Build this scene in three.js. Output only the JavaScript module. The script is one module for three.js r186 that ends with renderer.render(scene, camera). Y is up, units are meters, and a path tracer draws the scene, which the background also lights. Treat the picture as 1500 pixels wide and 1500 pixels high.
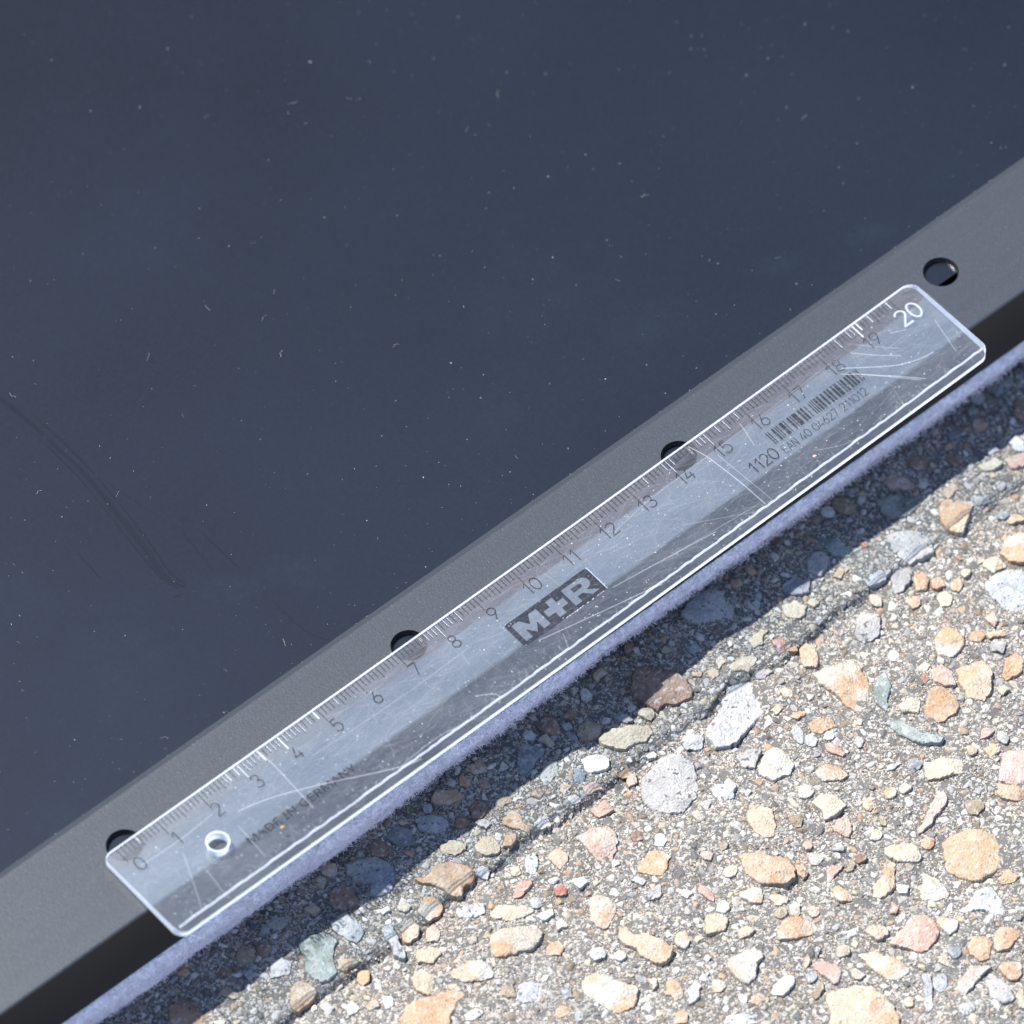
import * as THREE from 'three';
import { mergeGeometries } from 'three/addons/utils/BufferGeometryUtils.js';
import { FontLoader } from 'three/addons/loaders/FontLoader.js';
import { TextGeometry } from 'three/addons/geometries/TextGeometry.js';

import { Brush, Evaluator, SUBTRACTION } from 'three-bvh-csg';

// ---------------------------------------------------------------- camera, sky, sun, exposure
// The scene is laid out in centimetres along the ruler (x = along the ruler, y = up, z = across it, towards the stones); M turns them into metres.
const M = 0.01;
const BAR_TOP = 2.75;                                    // height of the profile's top face above the paving
const scene = new THREE.Scene();
const camera = new THREE.PerspectiveCamera(7.134, 1, 0.05, 60);
camera.position.set(-49.15 * M, (133.427 + BAR_TOP) * M, 68.698 * M);
camera.lookAt(10.98 * M, BAR_TOP * M, -1.047 * M);
camera.focus = 1.618;
camera.userData.fStop = 15;
const renderer = new THREE.WebGLRenderer();
renderer.toneMapping = THREE.LinearToneMapping;
renderer.toneMappingExposure = 2.65;
renderer.shadowMap.enabled = true;
const SUN = new THREE.Vector3(-0.2, 1, -0.43).normalize();
const sun = new THREE.DirectionalLight(new THREE.Color().setRGB(1, 0.955, 0.87), 5);
sun.position.copy(SUN).multiplyScalar(2).add(new THREE.Vector3(0.11, 0, 0));
sun.target.position.set(0.11, 0, 0);
sun.castShadow = true;
sun.shadow.radius = 1.5;
sun.shadow.mapSize.set(2048, 2048);
Object.assign(sun.shadow.camera, { left: -0.4, right: 0.4, top: 0.4, bottom: -0.4, near: 0.5, far: 4 });
scene.add(sun, sun.target);
{ // clear blue sky, paler towards the horizon and round the sun
  const w = 512, h = 256, d = new Float32Array(w * h * 4), v = new THREE.Vector3();
  for (let j = 0; j < h; j++) for (let i = 0; i < w; i++) {
    const el = ((j + 0.5) / h - 0.5) * Math.PI, az = ((i + 0.5) / w - 0.5) * 2 * Math.PI;
    v.set(Math.cos(el) * Math.cos(az), Math.sin(el), Math.cos(el) * Math.sin(az));
    const up = Math.max(v.y, 0), t = Math.pow(1 - up, 2.2), c = Math.max(v.dot(SUN), 0);
    const halo = 0.10 * Math.pow(c, 8) + 0.7 * Math.pow(c, 60), ray = 0.82 + 0.3 * c * c, below = v.y < 0 ? Math.exp(v.y * 4) : 1, k = (j * w + i) * 4;
    d[k] = ((0.155 + 0.32 * t) * ray + halo * 0.7) * below; d[k + 1] = ((0.245 + 0.31 * t) * ray + halo * 0.68) * below; d[k + 2] = ((0.475 + 0.2 * t) * ray + halo * 0.64) * below; d[k + 3] = 1;
  }
  const sky = new THREE.DataTexture(d, w, h, THREE.RGBAFormat, THREE.FloatType);
  sky.mapping = THREE.EquirectangularReflectionMapping;
  sky.magFilter = sky.minFilter = THREE.LinearFilter;
  sky.needsUpdate = true;
  scene.background = sky; scene.environment = sky;
}

// ---------------------------------------------------------------- helpers
let seed = 12345;
const rnd = () => { seed = (seed + 0x6D2B79F5) | 0; let t = Math.imul(seed ^ (seed >>> 15), 1 | seed); t = (t + Math.imul(t ^ (t >>> 7), 61 | t)) ^ t; return ((t ^ (t >>> 14)) >>> 0) / 4294967296; };
const rr = (a, b) => a + (b - a) * rnd();
const hash = (x, y, s) => { let h = Math.imul(x, 374761393) + Math.imul(y, 668265263) + Math.imul(s, 974711) | 0; h = Math.imul(h ^ (h >>> 13), 1274126177); return ((h ^ (h >>> 16)) >>> 0) / 4294967296; };
function vn(x, y, s = 0, per = 0) {                      // value noise, tiling every `per` cells when per > 0
  let i = Math.floor(x), j = Math.floor(y); const fx = x - i, fy = y - j, a = fx * fx * (3 - 2 * fx), b = fy * fy * (3 - 2 * fy);
  const w = (n) => per ? ((n % per) + per) % per : n;
  const p = hash(w(i), w(j), s), q = hash(w(i + 1), w(j), s), r = hash(w(i), w(j + 1), s), t = hash(w(i + 1), w(j + 1), s);
  return (p + (q - p) * a) * (1 - b) + (r + (t - r) * a) * b;
}
const fbm = (x, y, s, n, per = 0) => { let v = 0, a = 0.5, f = 1; for (let k = 0; k < n; k++) { v += a * vn(x * f, y * f, s + k, per ? per * f : 0); a *= 0.5; f *= 2; } return v / (1 - Math.pow(0.5, n)); };
const clamp = (x, a = 0, b = 1) => Math.min(b, Math.max(a, x));
const mix = (a, b, t) => a + (b - a) * t;
const step = (a, b, x) => { const t = clamp((x - a) / (b - a)); return t * t * (3 - 2 * t); };
const toS = (c) => 255 * (c <= 0.0031308 ? 12.92 * c : 1.055 * Math.pow(c, 1 / 2.4) - 0.055);
const col = (r, g, b) => new THREE.Color().setRGB(r, g, b);
function tex(w, h, fn, srgb, repeat = true) {            // fn(x, y) -> [r, g, b] linear 0..1
  const d = new Uint8Array(w * h * 4);
  for (let j = 0; j < h; j++) for (let i = 0; i < w; i++) {
    const c = fn((i + 0.5) / w, (j + 0.5) / h), k = (j * w + i) * 4;
    for (let n = 0; n < 3; n++) d[k + n] = clamp(srgb ? toS(clamp(c[n])) : c[n] * 255, 0, 255);
    d[k + 3] = 255;
  }
  const t = new THREE.DataTexture(d, w, h);
  t.magFilter = t.minFilter = THREE.LinearFilter;
  if (repeat) t.wrapS = t.wrapT = THREE.RepeatWrapping;
  if (srgb) t.colorSpace = THREE.SRGBColorSpace;
  t.needsUpdate = true;
  return t;
}
function geo(pos, idx, uv) {                             // positions in centimetres
  const g = new THREE.BufferGeometry();
  g.setAttribute('position', new THREE.Float32BufferAttribute(pos.map((x) => x * M), 3));
  if (uv) g.setAttribute('uv', new THREE.Float32BufferAttribute(uv, 2));
  g.setIndex(idx);
  g.computeVertexNormals();
  return g;
}
const used = {};
const numbered = (n) => { const k = used[n] = (used[n] ?? -1) + 1; return k ? n + '_' + String(k).padStart(3, '0') : n; };
function mesh(name, g, m, parent = scene) {
  const o = new THREE.Mesh(g, m); o.name = parent === scene ? numbered(name) : name;
  o.castShadow = o.receiveShadow = true; parent.add(o); return o;
}
function part(name, parent, counts) { const n = counts[name] = (counts[name] ?? -1) + 1; return n ? name + '_' + String(n).padStart(3, '0') : name; }
function thing(name, label, category, kind) {
  const o = new THREE.Group(); o.name = numbered(name); scene.add(o);
  o.userData = { label }; if (category) o.userData.category = category; if (kind) o.userData.kind = kind;
  return o;
}
function copies(name, g, m, list, parent) {              // list: [x, y, z, sx, sy, sz, quaternion, colour] in centimetres
  const o = new THREE.InstancedMesh(g, m, list.length), mat = new THREE.Matrix4(), p = new THREE.Vector3(), s = new THREE.Vector3();
  list.forEach((e, i) => { o.setMatrixAt(i, mat.compose(p.set(e[0] * M, e[1] * M, e[2] * M), e[6], s.set(e[3], e[4], e[5]))); if (e[7]) o.setColorAt(i, e[7]); });
  o.name = name; o.castShadow = o.receiveShadow = true; o.userData.kind = 'stuff'; parent.add(o); return o;
}
const spin = (ax, ay, az) => new THREE.Quaternion().setFromEuler(new THREE.Euler(ax, ay, az));

// ---------------------------------------------------------------- the paving: bitumen with exposed stones
const ground = thing('ground', 'weathered asphalt with pale and orange stones worn into its surface', null, 'structure');
const shadowGroove = (u, v) => { const at = 3.62 + 0.5 * (fbm(u * 0.7, 3, 15, 3) - 0.5), d = v - at; return -0.17 * clamp(0.3 + 1.6 * (vn(u * 0.8, 7, 17) - 0.2)) * step(-0.03, 0.05, d) * Math.exp(-Math.max(d, 0) / 0.35); };   // added groove: its shade stands in for the shadow streak of the ruler's edge
const relief = (u, v) => shadowGroove(u, v) - 0.06 + 0.36 * (fbm(u * 0.9, v * 0.9, 5, 3) - 0.5) + 0.07 * (fbm(u * 5, v * 5, 9, 3) - 0.5);
const matTex = tex(1024, 1024, (x, y) => {
  const a = fbm(x * 96, y * 96, 21, 2, 96), b = vn(x * 220, y * 220, 31, 220), c = vn(x * 400, y * 400, 41, 400), big = fbm(x * 8, y * 8, 51, 3, 8), hue = vn(x * 130, y * 130, 61, 130);
  let k = 0.050 + 0.035 * big + 0.025 * (c - 0.4);
  const grain = step(0.52, 0.66, a * 0.55 + b * 0.45);
  k = mix(k, 0.20 + 0.10 * hue, grain * 0.85);
  return [k * (1.03 + 0.08 * grain * hue), k, k * (0.95 - 0.14 * grain * hue)];
}, true);
const matBump = tex(1024, 1024, (x, y) => { const k = 0.5 * fbm(x * 96, y * 96, 21, 2, 96) + 0.35 * vn(x * 220, y * 220, 31, 220) + 0.15 * vn(x * 400, y * 400, 41, 400); return [k, k, k]; }, false);
const bitumen = new THREE.MeshStandardMaterial({ map: matTex, bumpMap: matBump, bumpScale: 0.00035, roughness: 0.9 });
{
  const g = new THREE.PlaneGeometry(4, 4); g.rotateX(-Math.PI / 2); g.translate(0, -0.0025, 0);
  const uv = g.attributes.uv; for (let i = 0; i < uv.count; i++) uv.setXY(i, uv.getX(i) * 66.7, uv.getY(i) * 66.7);
  mesh('surrounding_asphalt', g, bitumen, ground);
  const U0 = -8, U1 = 34, V0 = -1, V1 = 18, ds = 0.055, nu = Math.round((U1 - U0) / ds), nv = Math.round((V1 - V0) / ds), pos = [], uv2 = [], idx = [];
  for (let j = 0; j <= nv; j++) for (let i = 0; i <= nu; i++) {
    const u = U0 + i * ds, v = V0 + j * ds, e = Math.min(u - U0, U1 - u, V1 - v) < 0.01 ? -0.3 : 0;
    pos.push(u, relief(u, v) + e, v); uv2.push(u / 6, v / 6);
    if (i < nu && j < nv) { const a = j * (nu + 1) + i, b = a + nu + 1; idx.push(a, b, a + 1, a + 1, b, b + 1); }
  }
  mesh('asphalt_binder', geo(pos, idx, uv2), bitumen, ground);
}
// what each kind of stone is made of: two tones that flow into each other, and dark or pale flecks
const KINDS = {
  O: [[0.28, 0.182, 0.112], [0.31, 0.245, 0.18], [0.13, 0.105, 0.09], 0.42], C: [[0.31, 0.29, 0.25], [0.30, 0.20, 0.125], [0.12, 0.10, 0.09], 0.25],
  Y: [[0.31, 0.275, 0.215], [0.30, 0.24, 0.17], [0.16, 0.13, 0.10], 0.2], P: [[0.285, 0.18, 0.145], [0.30, 0.23, 0.195], [0.14, 0.09, 0.08], 0.25],
  K: [[0.29, 0.245, 0.21], [0.28, 0.19, 0.15], [0.14, 0.12, 0.12], 0.3], W: [[0.30, 0.30, 0.295], [0.25, 0.255, 0.26], [0.06, 0.062, 0.07], 0.75],
  H: [[0.30, 0.238, 0.168], [0.29, 0.205, 0.13], [0.14, 0.12, 0.11], 0.35],
  S: [[0.40, 0.40, 0.39], [0.34, 0.34, 0.34], [0.2, 0.2, 0.2], 0.1], L: [[0.22, 0.225, 0.235], [0.27, 0.265, 0.26], [0.07, 0.07, 0.08], 0.45],
  G: [[0.135, 0.155, 0.175], [0.22, 0.225, 0.215], [0.035, 0.04, 0.05], 0.5], N: [[0.105, 0.125, 0.115], [0.20, 0.22, 0.205], [0.05, 0.06, 0.06], 0.35],
  B: [[0.135, 0.09, 0.068], [0.19, 0.125, 0.09], [0.05, 0.04, 0.04], 0.4], T: [[0.19, 0.155, 0.11], [0.25, 0.21, 0.155], [0.07, 0.06, 0.05], 0.35],
  R: [[0.25, 0.105, 0.08], [0.27, 0.16, 0.13], [0.12, 0.06, 0.05], 0.2],
};
const stoneBump = tex(512, 512, (x, y) => { const k = 0.6 * fbm(x * 24, y * 24, 71, 4, 24) + 0.4 * vn(x * 110, y * 110, 77, 110); return [k, k, k]; }, false);
const stoneMat = {}, ALB = 0.90;
Object.entries(KINDS).forEach(([k, [a, b, f, much]], n) => {
  const t = tex(512, 512, (x, y) => {
    const s = n * 17 + 100, m = step(0.40, 0.62, fbm(x * 5, y * 5, s, 4, 5)), cr = vn(x * 70, y * 70, s + 5, 70), fl = step(0.70, 0.80, 0.55 * vn(x * 62, y * 62, s + 7, 62) + 0.45 * fbm(x * 24, y * 24, s + 8, 2, 24)) * much * 1.9;
    const vein = step(0.035, 0.0, Math.abs(fbm(x * 7, y * 7, s + 9, 3, 7) - 0.5)) * 0.35, pale = step(0.66, 0.8, vn(x * 46, y * 46, s + 11, 46)) * 0.35;
    return [0, 1, 2].map((i) => { let c = mix(a[i], b[i], m) * (0.90 + 0.18 * cr + 0.16 * (fbm(x * 14, y * 14, s + 3, 3, 14) - 0.5)); c = mix(c, 0.36, pale); c = mix(c, f[i] * 1.3, vein); return mix(c, f[i], clamp(fl, 0, 0.9)) * ALB; });
  }, true);
  stoneMat[k] = [0, 1, 2].map((q) => new THREE.MeshStandardMaterial({ map: t, bumpMap: stoneBump, bumpScale: 0.00045, roughness: 0.88, color: [col(1, 1, 1), col(0.9, 0.88, 0.86), col(0.97, 1, 1.03)][q] }));
});
function stoneGeo(P, h, sink = 0.09, ringsAt = [[1.0, -1], [0.99, 0.25], [0.94, 0.72], [0.83, 0.93], [0.66, 1], [0.48, 1], [0.3, 1], [0.14, 1]], rough = 0.03) {
  let cx = 0, cz = 0; for (const p of P) { cx += p[0] / P.length; cz += p[1] / P.length; }
  const out = [];
  P.forEach((p, i) => {                                  // broken edges: every side is split and pushed about
    const q = P[(i + 1) % P.length], L = Math.hypot(q[0] - p[0], q[1] - p[1]), n = clamp(Math.round(L / 0.055), 3, 9);
    for (let k = 0; k < n; k++) { const t = k / n, j = 0.014; let x = mix(p[0], q[0], t), z = mix(p[1], q[1], t); const e1 = 0.11 * (fbm(x * 3.2, z * 3.2, 811, 2) - 0.5), e2 = 0.11 * (fbm(x * 3.2, z * 3.2, 821, 2) - 0.5), e3 = Math.min(1, L / 0.3); x += (e1 + 0.05 * (vn(x * 11, z * 11, 831) - 0.5)) * e3 + rr(-j, j) * e3; z += (e2 + 0.05 * (vn(x * 11, z * 11, 841) - 0.5)) * e3 + rr(-j, j) * e3;
      const bul = 1 + 0.05 * Math.sin(Math.PI * t); out.push([cx + (x - cx) * bul, cz + (z - cz) * bul]); }
  });
  const N = out.length, s = Math.floor(rnd() * 1e4), pos = [], uv = [], idx = [], ou = rnd(), ov = rnd(), put = (x, y, z) => { pos.push(x, y, z); uv.push(x / 3 + ou, z / 3 + ov); };
  const top = relief(cx, cz) * 0.6 + 0.012;
  let R0 = 0; for (const p of P) R0 = Math.max(R0, Math.hypot(p[0] - cx, p[1] - cz));
  const planes = Array.from({ length: 6 }, () => { const a = rr(0, 6.283), g = rr(0.05, 0.55) * Math.min(1, h / R0 * 4); return [Math.cos(a) * g, Math.sin(a) * g, top + h * 0.75 + g * R0 * rr(0.1, 0.55)]; }), facet = (x, z) => { let y = 9; for (const [a, b, c] of planes) y = Math.min(y, c - a * (x - cx) - b * (z - cz)); return y; };
  ringsAt.forEach(([f, e], r) => out.forEach(([x, z]) => {
    const X = cx + (x - cx) * f, Z = cz + (z - cz) * f;
    put(X, e < 0 ? -sink - 0.08 : Math.min(top + h * e, facet(X, Z)) + (r > 1 ? rough * (fbm(X * 5, Z * 5, s, 4) - 0.5) * 2 * Math.min(1, h / 0.06) : rough * 0.8 * (rnd() - 0.5)), Z);
  }));
  put(cx, Math.min(top + h, facet(cx, cz)) + rough * (fbm(cx * 4, cz * 4, s, 3) - 0.5) * 2, cz);
  for (let r = 0; r < ringsAt.length; r++) for (let i = 0; i < N; i++) {
    const a = r * N + i, b = r * N + (i + 1) % N;
    if (r === ringsAt.length - 1) idx.push(a, pos.length / 3 - 1, b); else idx.push(a, a + N, b, b, a + N, b + N);
  }
  const g = geo(pos, idx, uv);
  if (g.attributes.normal.getY(pos.length / 3 - 1) < 0) { g.setIndex(idx.flatMap((_, k) => k % 3 ? [] : [idx[k], idx[k + 2], idx[k + 1]])); g.computeVertexNormals(); }
  return g;
}
const STONES = [
['H',1352,898,1386,898,1416,911,1430,933,1440,964,1444,982,1435,1008,1417,1026,1388,1016,1340,1003,1319,980,1310,958,1326,933,1339,906],
['O',936,1010,969,1010,1008,1037,1023,1066,1025,1096,1017,1127,1012,1147,995,1161,897,1076,921,1045],
['P',1155,989,1182,983,1206,994,1215,1016,1209,1040,1198,1055,1175,1059,1149,1056,1133,1037,1121,1013,1116,1000,1134,999],
['C',1055,975,1069,987,1088,1013,1099,1037,1108,1068,1087,1074,1068,1072,1054,1050,1052,1025,1055,998],
['O',1225,1102,1244,1094,1259,1105,1268,1120,1256,1139,1238,1151,1220,1143,1214,1122],
['O',1274,1125,1298,1117,1320,1126,1326,1146,1314,1160,1295,1162,1274,1166,1257,1153,1264,1136],
['Y',1250,834,1272,838,1301,861,1299,891,1289,902,1270,895,1248,873,1245,849],['O',1228,858,1244,873,1226,895,1207,913,1168,915,1157,899,1172,883,1196,880],
['C',1277,920,1286,938,1288,968,1278,993,1262,997,1240,975,1231,963,1256,941],
['W',1265,1030,1291,1034,1320,1025,1349,1035,1346,1062,1336,1092,1323,1105,1304,1079,1288,1060,1269,1044],
['Y',1217,663,1242,656,1259,670,1268,707,1236,714,1209,708,1215,686],
['K',1092,1164,1128,1171,1157,1153,1190,1148,1221,1156,1230,1169,1206,1172,1173,1181,1141,1187,1118,1186],
['L',1115,1093,1129,1101,1107,1134,1083,1165,1064,1168,1064,1154,1093,1122],['K',1207,728,1234,722,1250,732,1230,763,1220,764,1211,747],
['P',975,934,994,951,1003,982,986,1001,974,1000,965,973,965,950],['Y',1012,1000,1028,1001,1032,1022,1015,1024,1006,1011],
['T',926,987,946,976,958,981,952,995,931,1002,920,1001],['O',1104,940,1123,947,1134,971,1129,981,1101,980,1099,959],
['T',1441,861,1459,860,1472,874,1467,889,1442,892,1432,876],['C',1222,1017,1250,1051,1233,1065,1218,1063,1214,1040],
['C',1249,1171,1269,1181,1278,1201,1257,1221,1236,1217,1234,1196],['W',1199,1184,1220,1198,1226,1227,1216,1252,1190,1248,1186,1212],
['K',1330,844,1361,832,1391,823,1416,810,1435,812,1425,828,1385,843,1349,851,1329,853],['P',1133,796,1150,796,1168,809,1135,817,1116,818],
['T',1163,817,1186,812,1185,827,1168,831,1160,827],['C',1113,837,1133,838,1134,865,1124,880,1105,869,1103,853],['O',1523,869,1564,899,1541,928,1518,911,1506,893],
['C',1226,1246,1245,1243,1215,1284,1206,1272],['L',1117,1123,1136,1116,1152,1125,1126,1150,1111,1152,1111,1132],['R',1168,943,1184,939,1184,953,1170,959,1163,950],
['Y',1155,1095,1177,1089,1171,1123,1158,1106],['W',992,916,1002,910,1004,921,990,928],['C',1375,1029,1402,1028,1409,1053,1391,1058,1372,1046],
['O',743,629,762,640,764,666,776,691,787,734,768,746,747,742,733,721,728,693,719,666,725,642],
['C',601,674,627,673,648,691,655,720,678,750,668,769,640,784,611,775,598,748,594,720,592,694],
['O',1029,662,1061,678,1071,704,1092,722,1090,744,1070,771,1041,761,1015,743,1009,718,1011,691],
['O',1100,597,1129,597,1145,621,1131,644,1101,671,1088,657,1087,635,1089,612],['C',858,550,892,540,916,550,924,572,903,593,879,597,860,576,851,563],
['O',884,722,906,726,913,751,896,770,872,764,858,752],['C',968,833,995,827,1021,839,1037,873,1027,888,1003,882,970,863,956,851],
['P',924,659,930,675,928,697,918,707,911,687,911,668],['S',867,932,891,924,919,925,928,936,905,955,879,956,867,941],
['C',735,544,758,546,772,563,767,592,746,607,724,613,708,599,713,574],['C',850,826,878,827,909,839,918,857,892,867,868,890,842,891,835,866,838,835],
['C',809,714,828,716,825,743,806,750,794,735],['T',1010,617,1025,610,1029,624,1017,633,1004,629],['K',967,610,982,607,989,623,975,633,966,621],
['C',973,721,999,734,1008,751,991,770,970,757,965,734],['Y',1005,763,1024,775,1038,792,1024,803,1004,789],['O',1096,744,1109,756,1106,773,1084,778,1087,756],
['C',730,780,744,788,744,811,734,827,711,821,711,797],['W',746,827,772,816,772,835,748,853,729,851],['W',757,917,785,932,820,957,803,967,766,953,747,933],
['C',694,849,713,851,712,870,694,882,675,866],['Y',709,753,724,759,713,775,697,776],['W',819,608,846,606,865,608,852,627,826,624,812,621],
['Y',910,787,932,790,940,808,919,809,902,800],['O',960,916,977,916,974,933,955,936],['W',827,566,844,566,848,584,834,591],['W',1048,518,1065,518,1067,535,1047,539],
['C',1017,525,1036,527,1036,551,1016,549],['K',872,391,911,390,915,409,910,419,877,415],
['O',285,506,312,496,357,506,392,522,419,543,415,561,385,563,359,570,341,592,266,527],['C',521,485,566,486,594,500,620,518,620,542,591,556,554,547,513,528,514,508],
['O',510,288,536,296,564,291,588,297,605,326,604,355,588,369,569,368,550,380,536,363,536,339,524,319],['C',420,494,448,499,483,515,493,542,474,559,448,547,420,522],
['W',504,600,523,606,544,629,537,647,508,651,485,640,483,620],['T',471,581,497,594,484,621,467,610],['Y',652,299,678,297,695,311,691,333,678,341,656,333,647,314],
['O',733,291,756,293,762,310,752,327,751,350,742,357,735,336,721,305],['O',742,415,768,413,772,441,763,453,739,456,734,438],
['K',808,419,856,426,882,444,872,474,836,506,810,488,806,460,811,435],['W',524,392,543,398,573,420,566,433,540,430,514,412],
['Y',571,437,594,438,624,466,642,492,615,490,585,478,568,459],['C',465,346,496,329,512,343,510,370,493,380,467,372],['P',646,430,663,425,684,438,675,449,642,455,632,446],
['W',706,389,730,395,718,419,694,427,687,412],['B',701,228,724,224,731,245,722,261,698,265,684,248],['T',743,250,777,260,767,276,745,277,734,264],
['L',596,182,627,189,646,225,638,238,608,236,586,208],['C',656,160,687,162,708,186,708,205,677,203,651,176],['G',527,172,556,167,572,186,570,218,558,227,532,200],
['Y',593,263,622,268,640,289,628,298,607,294,586,276],['L',387,332,408,331,399,361,387,394,376,413,364,398,376,370,376,350],
['C',418,348,444,347,444,376,427,390,404,384,408,364],['O',401,416,427,414,441,441,438,452,415,457,392,436],['Y',361,453,385,449,401,473,380,502,361,505,350,486,352,469],
['R',701,481,720,483,722,500,709,508,693,494],['S',739,490,762,496,764,512,743,513],['C',692,338,712,326,732,331,722,345,702,351],['S',655,543,669,541,668,564,645,559],
['P',453,388,470,388,474,407,453,422,437,408],['S',289,448,305,457,294,476,275,469],['B',658,235,677,237,681,251,660,257,648,246],['L',684,262,704,268,707,288,690,288],
['S',636,503,672,510,662,526,639,524],['C',608,570,634,573,629,597,612,602,593,581],['W',382,590,410,590,415,609,392,612,374,599],['G',555,663,574,670,569,694,551,687],
['O',520,694,536,694,548,714,529,716,511,710],['Y',668,386,685,395,677,413,661,404],
['C',1417,434,1456,443,1502,467,1501,487,1490,523,1461,557,1435,565,1416,539,1422,504,1416,468],['N',1500,531,1527,529,1521,559,1483,591,1466,596,1472,562],
['C',1658,532,1697,526,1708,565,1690,590,1658,592,1641,578,1647,553],['H',1647,613,1701,625,1700,659,1677,684,1639,701,1618,678,1624,643],
['O',1538,639,1583,613,1600,627,1597,654,1596,679,1573,694,1532,683,1522,665],['Y',1497,609,1527,604,1541,626,1518,642,1492,624],
['W',1568,399,1600,391,1612,421,1581,455,1549,453,1547,426],['W',1828,501,1863,496,1895,513,1914,535,1859,599,1825,585,1816,552,1817,527],
['P',1546,844,1581,820,1603,834,1627,849,1573,907,1531,870],['Y',1439,747,1473,747,1502,772,1513,806,1496,806,1455,785,1426,770],
['O',1338,521,1363,527,1379,542,1369,558,1337,550,1328,537],['P',1327,576,1344,581,1343,620,1331,619,1319,594],['W',1295,509,1314,506,1309,531,1294,547,1284,534],
['W',1306,538,1323,538,1324,559,1310,567,1296,554],['C',1265,612,1294,612,1313,629,1315,660,1293,661,1269,640],
['N',1446,619,1474,634,1490,677,1518,716,1504,723,1470,704,1459,670],['Y',1438,372,1463,369,1470,390,1461,413,1436,426,1420,407],
['O',1732,393,1754,397,1751,420,1731,433,1709,424],['O',1754,422,1773,429,1765,452,1745,450,1741,436],['C',1777,453,1800,452,1794,472,1774,480,1767,464],
['Y',1732,459,1757,460,1759,482,1741,492,1724,483],['O',1681,426,1708,429,1700,452,1680,450],['O',1735,658,1764,659,1764,683,1741,699,1706,694,1707,679],
['L',1683,371,1714,357,1736,366,1722,395,1694,411,1675,400],['W',1652,334,1689,341,1689,361,1666,367,1642,351],['Y',1527,302,1544,302,1546,319,1526,322],
['C',1900,461,1938,448,1977,467,1930,518,1910,501,1901,478],['K',1603,585,1631,584,1630,618,1619,639,1602,629,1593,602],['P',1771,558,1791,560,1787,583,1767,591],
['O',1745,591,1782,603,1774,616,1744,606],['L',1729,623,1756,621,1763,637,1743,645],['Y',1672,705,1695,702,1695,720,1674,719],['R',1579,584,1592,585,1586,600,1571,603],
['S',1510,344,1527,340,1522,357,1507,359],['W',1372,610,1390,605,1392,622,1374,632],['P',1570,761,1598,755,1606,772,1582,773],['W',1375,697,1407,699,1411,708,1387,712],
['Y',1857,460,1887,460,1891,494,1858,492],['Y',1585,564,1606,560,1612,577,1594,582],['C',1857,329,1898,301,1932,312,1944,340,1922,356,1874,386,1855,369],
['W',1741,288,1775,289,1814,316,1815,358,1800,375,1744,367,1739,322],['N',1795,206,1832,220,1863,252,1864,277,1827,280,1791,255],
['P',1837,183,1868,186,1887,226,1870,238,1836,205],['B',1915,167,1940,183,1935,214,1910,216,1900,190],['P',1905,283,1945,282,1944,299,1909,304],
['L',1601,220,1629,227,1631,252,1587,273,1577,246],['G',1512,242,1551,242,1562,268,1545,282,1516,275,1503,258],['N',1652,206,1672,217,1679,264,1658,276,1639,248],
['T',1732,145,1754,153,1762,189,1738,204,1722,178],['S',2099,272,2119,272,2133,290,2111,313,2095,298],['L',2050,260,2070,265,2069,283,2046,275],
['Y',2008,283,2043,284,2054,310,2036,313,2010,303],['P',2065,303,2106,314,2084,343,2059,327],['O',1607,284,1636,279,1632,297,1615,302],
['G',2154,147,2195,146,2215,163,2191,184,2156,178],['G',2089,163,2111,161,2106,183,2086,178],['G',2019,174,2042,182,2032,203,2006,199],
['L',1891,200,1902,204,1899,218,1889,216],['S',2132,241,2146,238,2142,250,2132,250],['B',2175,212,2203,219,2151,276,2150,244],['B',1971,221,1996,231,1992,269,1969,261],
['R',1699,269,1713,270,1709,285,1697,282],['B',1128,219,1156,198,1182,212,1194,242,1219,258,1221,288,1213,316,1192,321,1148,300,1130,299,1124,267,1119,240],
['W',1165,400,1224,383,1253,361,1281,352,1319,373,1347,400,1318,424,1270,445,1223,455,1184,450,1162,437],
['W',1005,397,1055,390,1096,397,1104,432,1081,474,1056,497,1009,507,976,479,969,433],['Y',996,271,1035,276,1096,321,1089,340,1048,332,1023,328,1001,304],
['L',1314,156,1353,149,1401,150,1420,184,1412,212,1385,234,1343,216,1313,184],['Y',1477,279,1505,280,1521,306,1489,325,1470,308],['R',1410,326,1433,339,1418,361,1398,356],
['C',1190,529,1227,510,1252,514,1253,566,1231,581,1195,572,1182,550],['W',1175,482,1205,485,1219,503,1182,527,1166,508],['W',1086,506,1130,511,1132,529,1107,553,1085,545],
['W',1116,386,1144,381,1160,401,1140,418,1115,408],['L',1334,357,1359,356,1367,380,1339,384,1328,369],['S',938,289,971,300,984,323,965,340,932,323,929,304],
['T',977,227,1008,225,1019,251,999,268,969,253],['B',1329,221,1356,224,1362,249,1334,254],['Y',1375,295,1409,290,1424,303,1397,319,1374,312],
['Y',1307,311,1343,314,1362,336,1326,350,1304,331],['O',1298,446,1318,446,1321,463,1300,465],['O',1318,486,1342,484,1348,498,1322,501],
['G',878,254,897,254,886,283,858,293,845,270],['B',975,185,999,186,1007,201,989,208],['O',1239,276,1257,291,1247,297,1233,285],['Y',1291,291,1310,285,1306,304,1286,310],
['O',975,355,1003,356,997,379,976,370],['P',978,374,1008,377,991,397,969,395],['Y',1226,201,1243,198,1245,215,1228,214],['Y',1087,150,1116,150,1117,165,1085,169],
['G',1270,227,1291,231,1292,246,1269,244],['L',1050,253,1077,267,1079,286,1062,283],['G',849,201,877,185,898,221,887,234,851,242,818,242],
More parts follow.
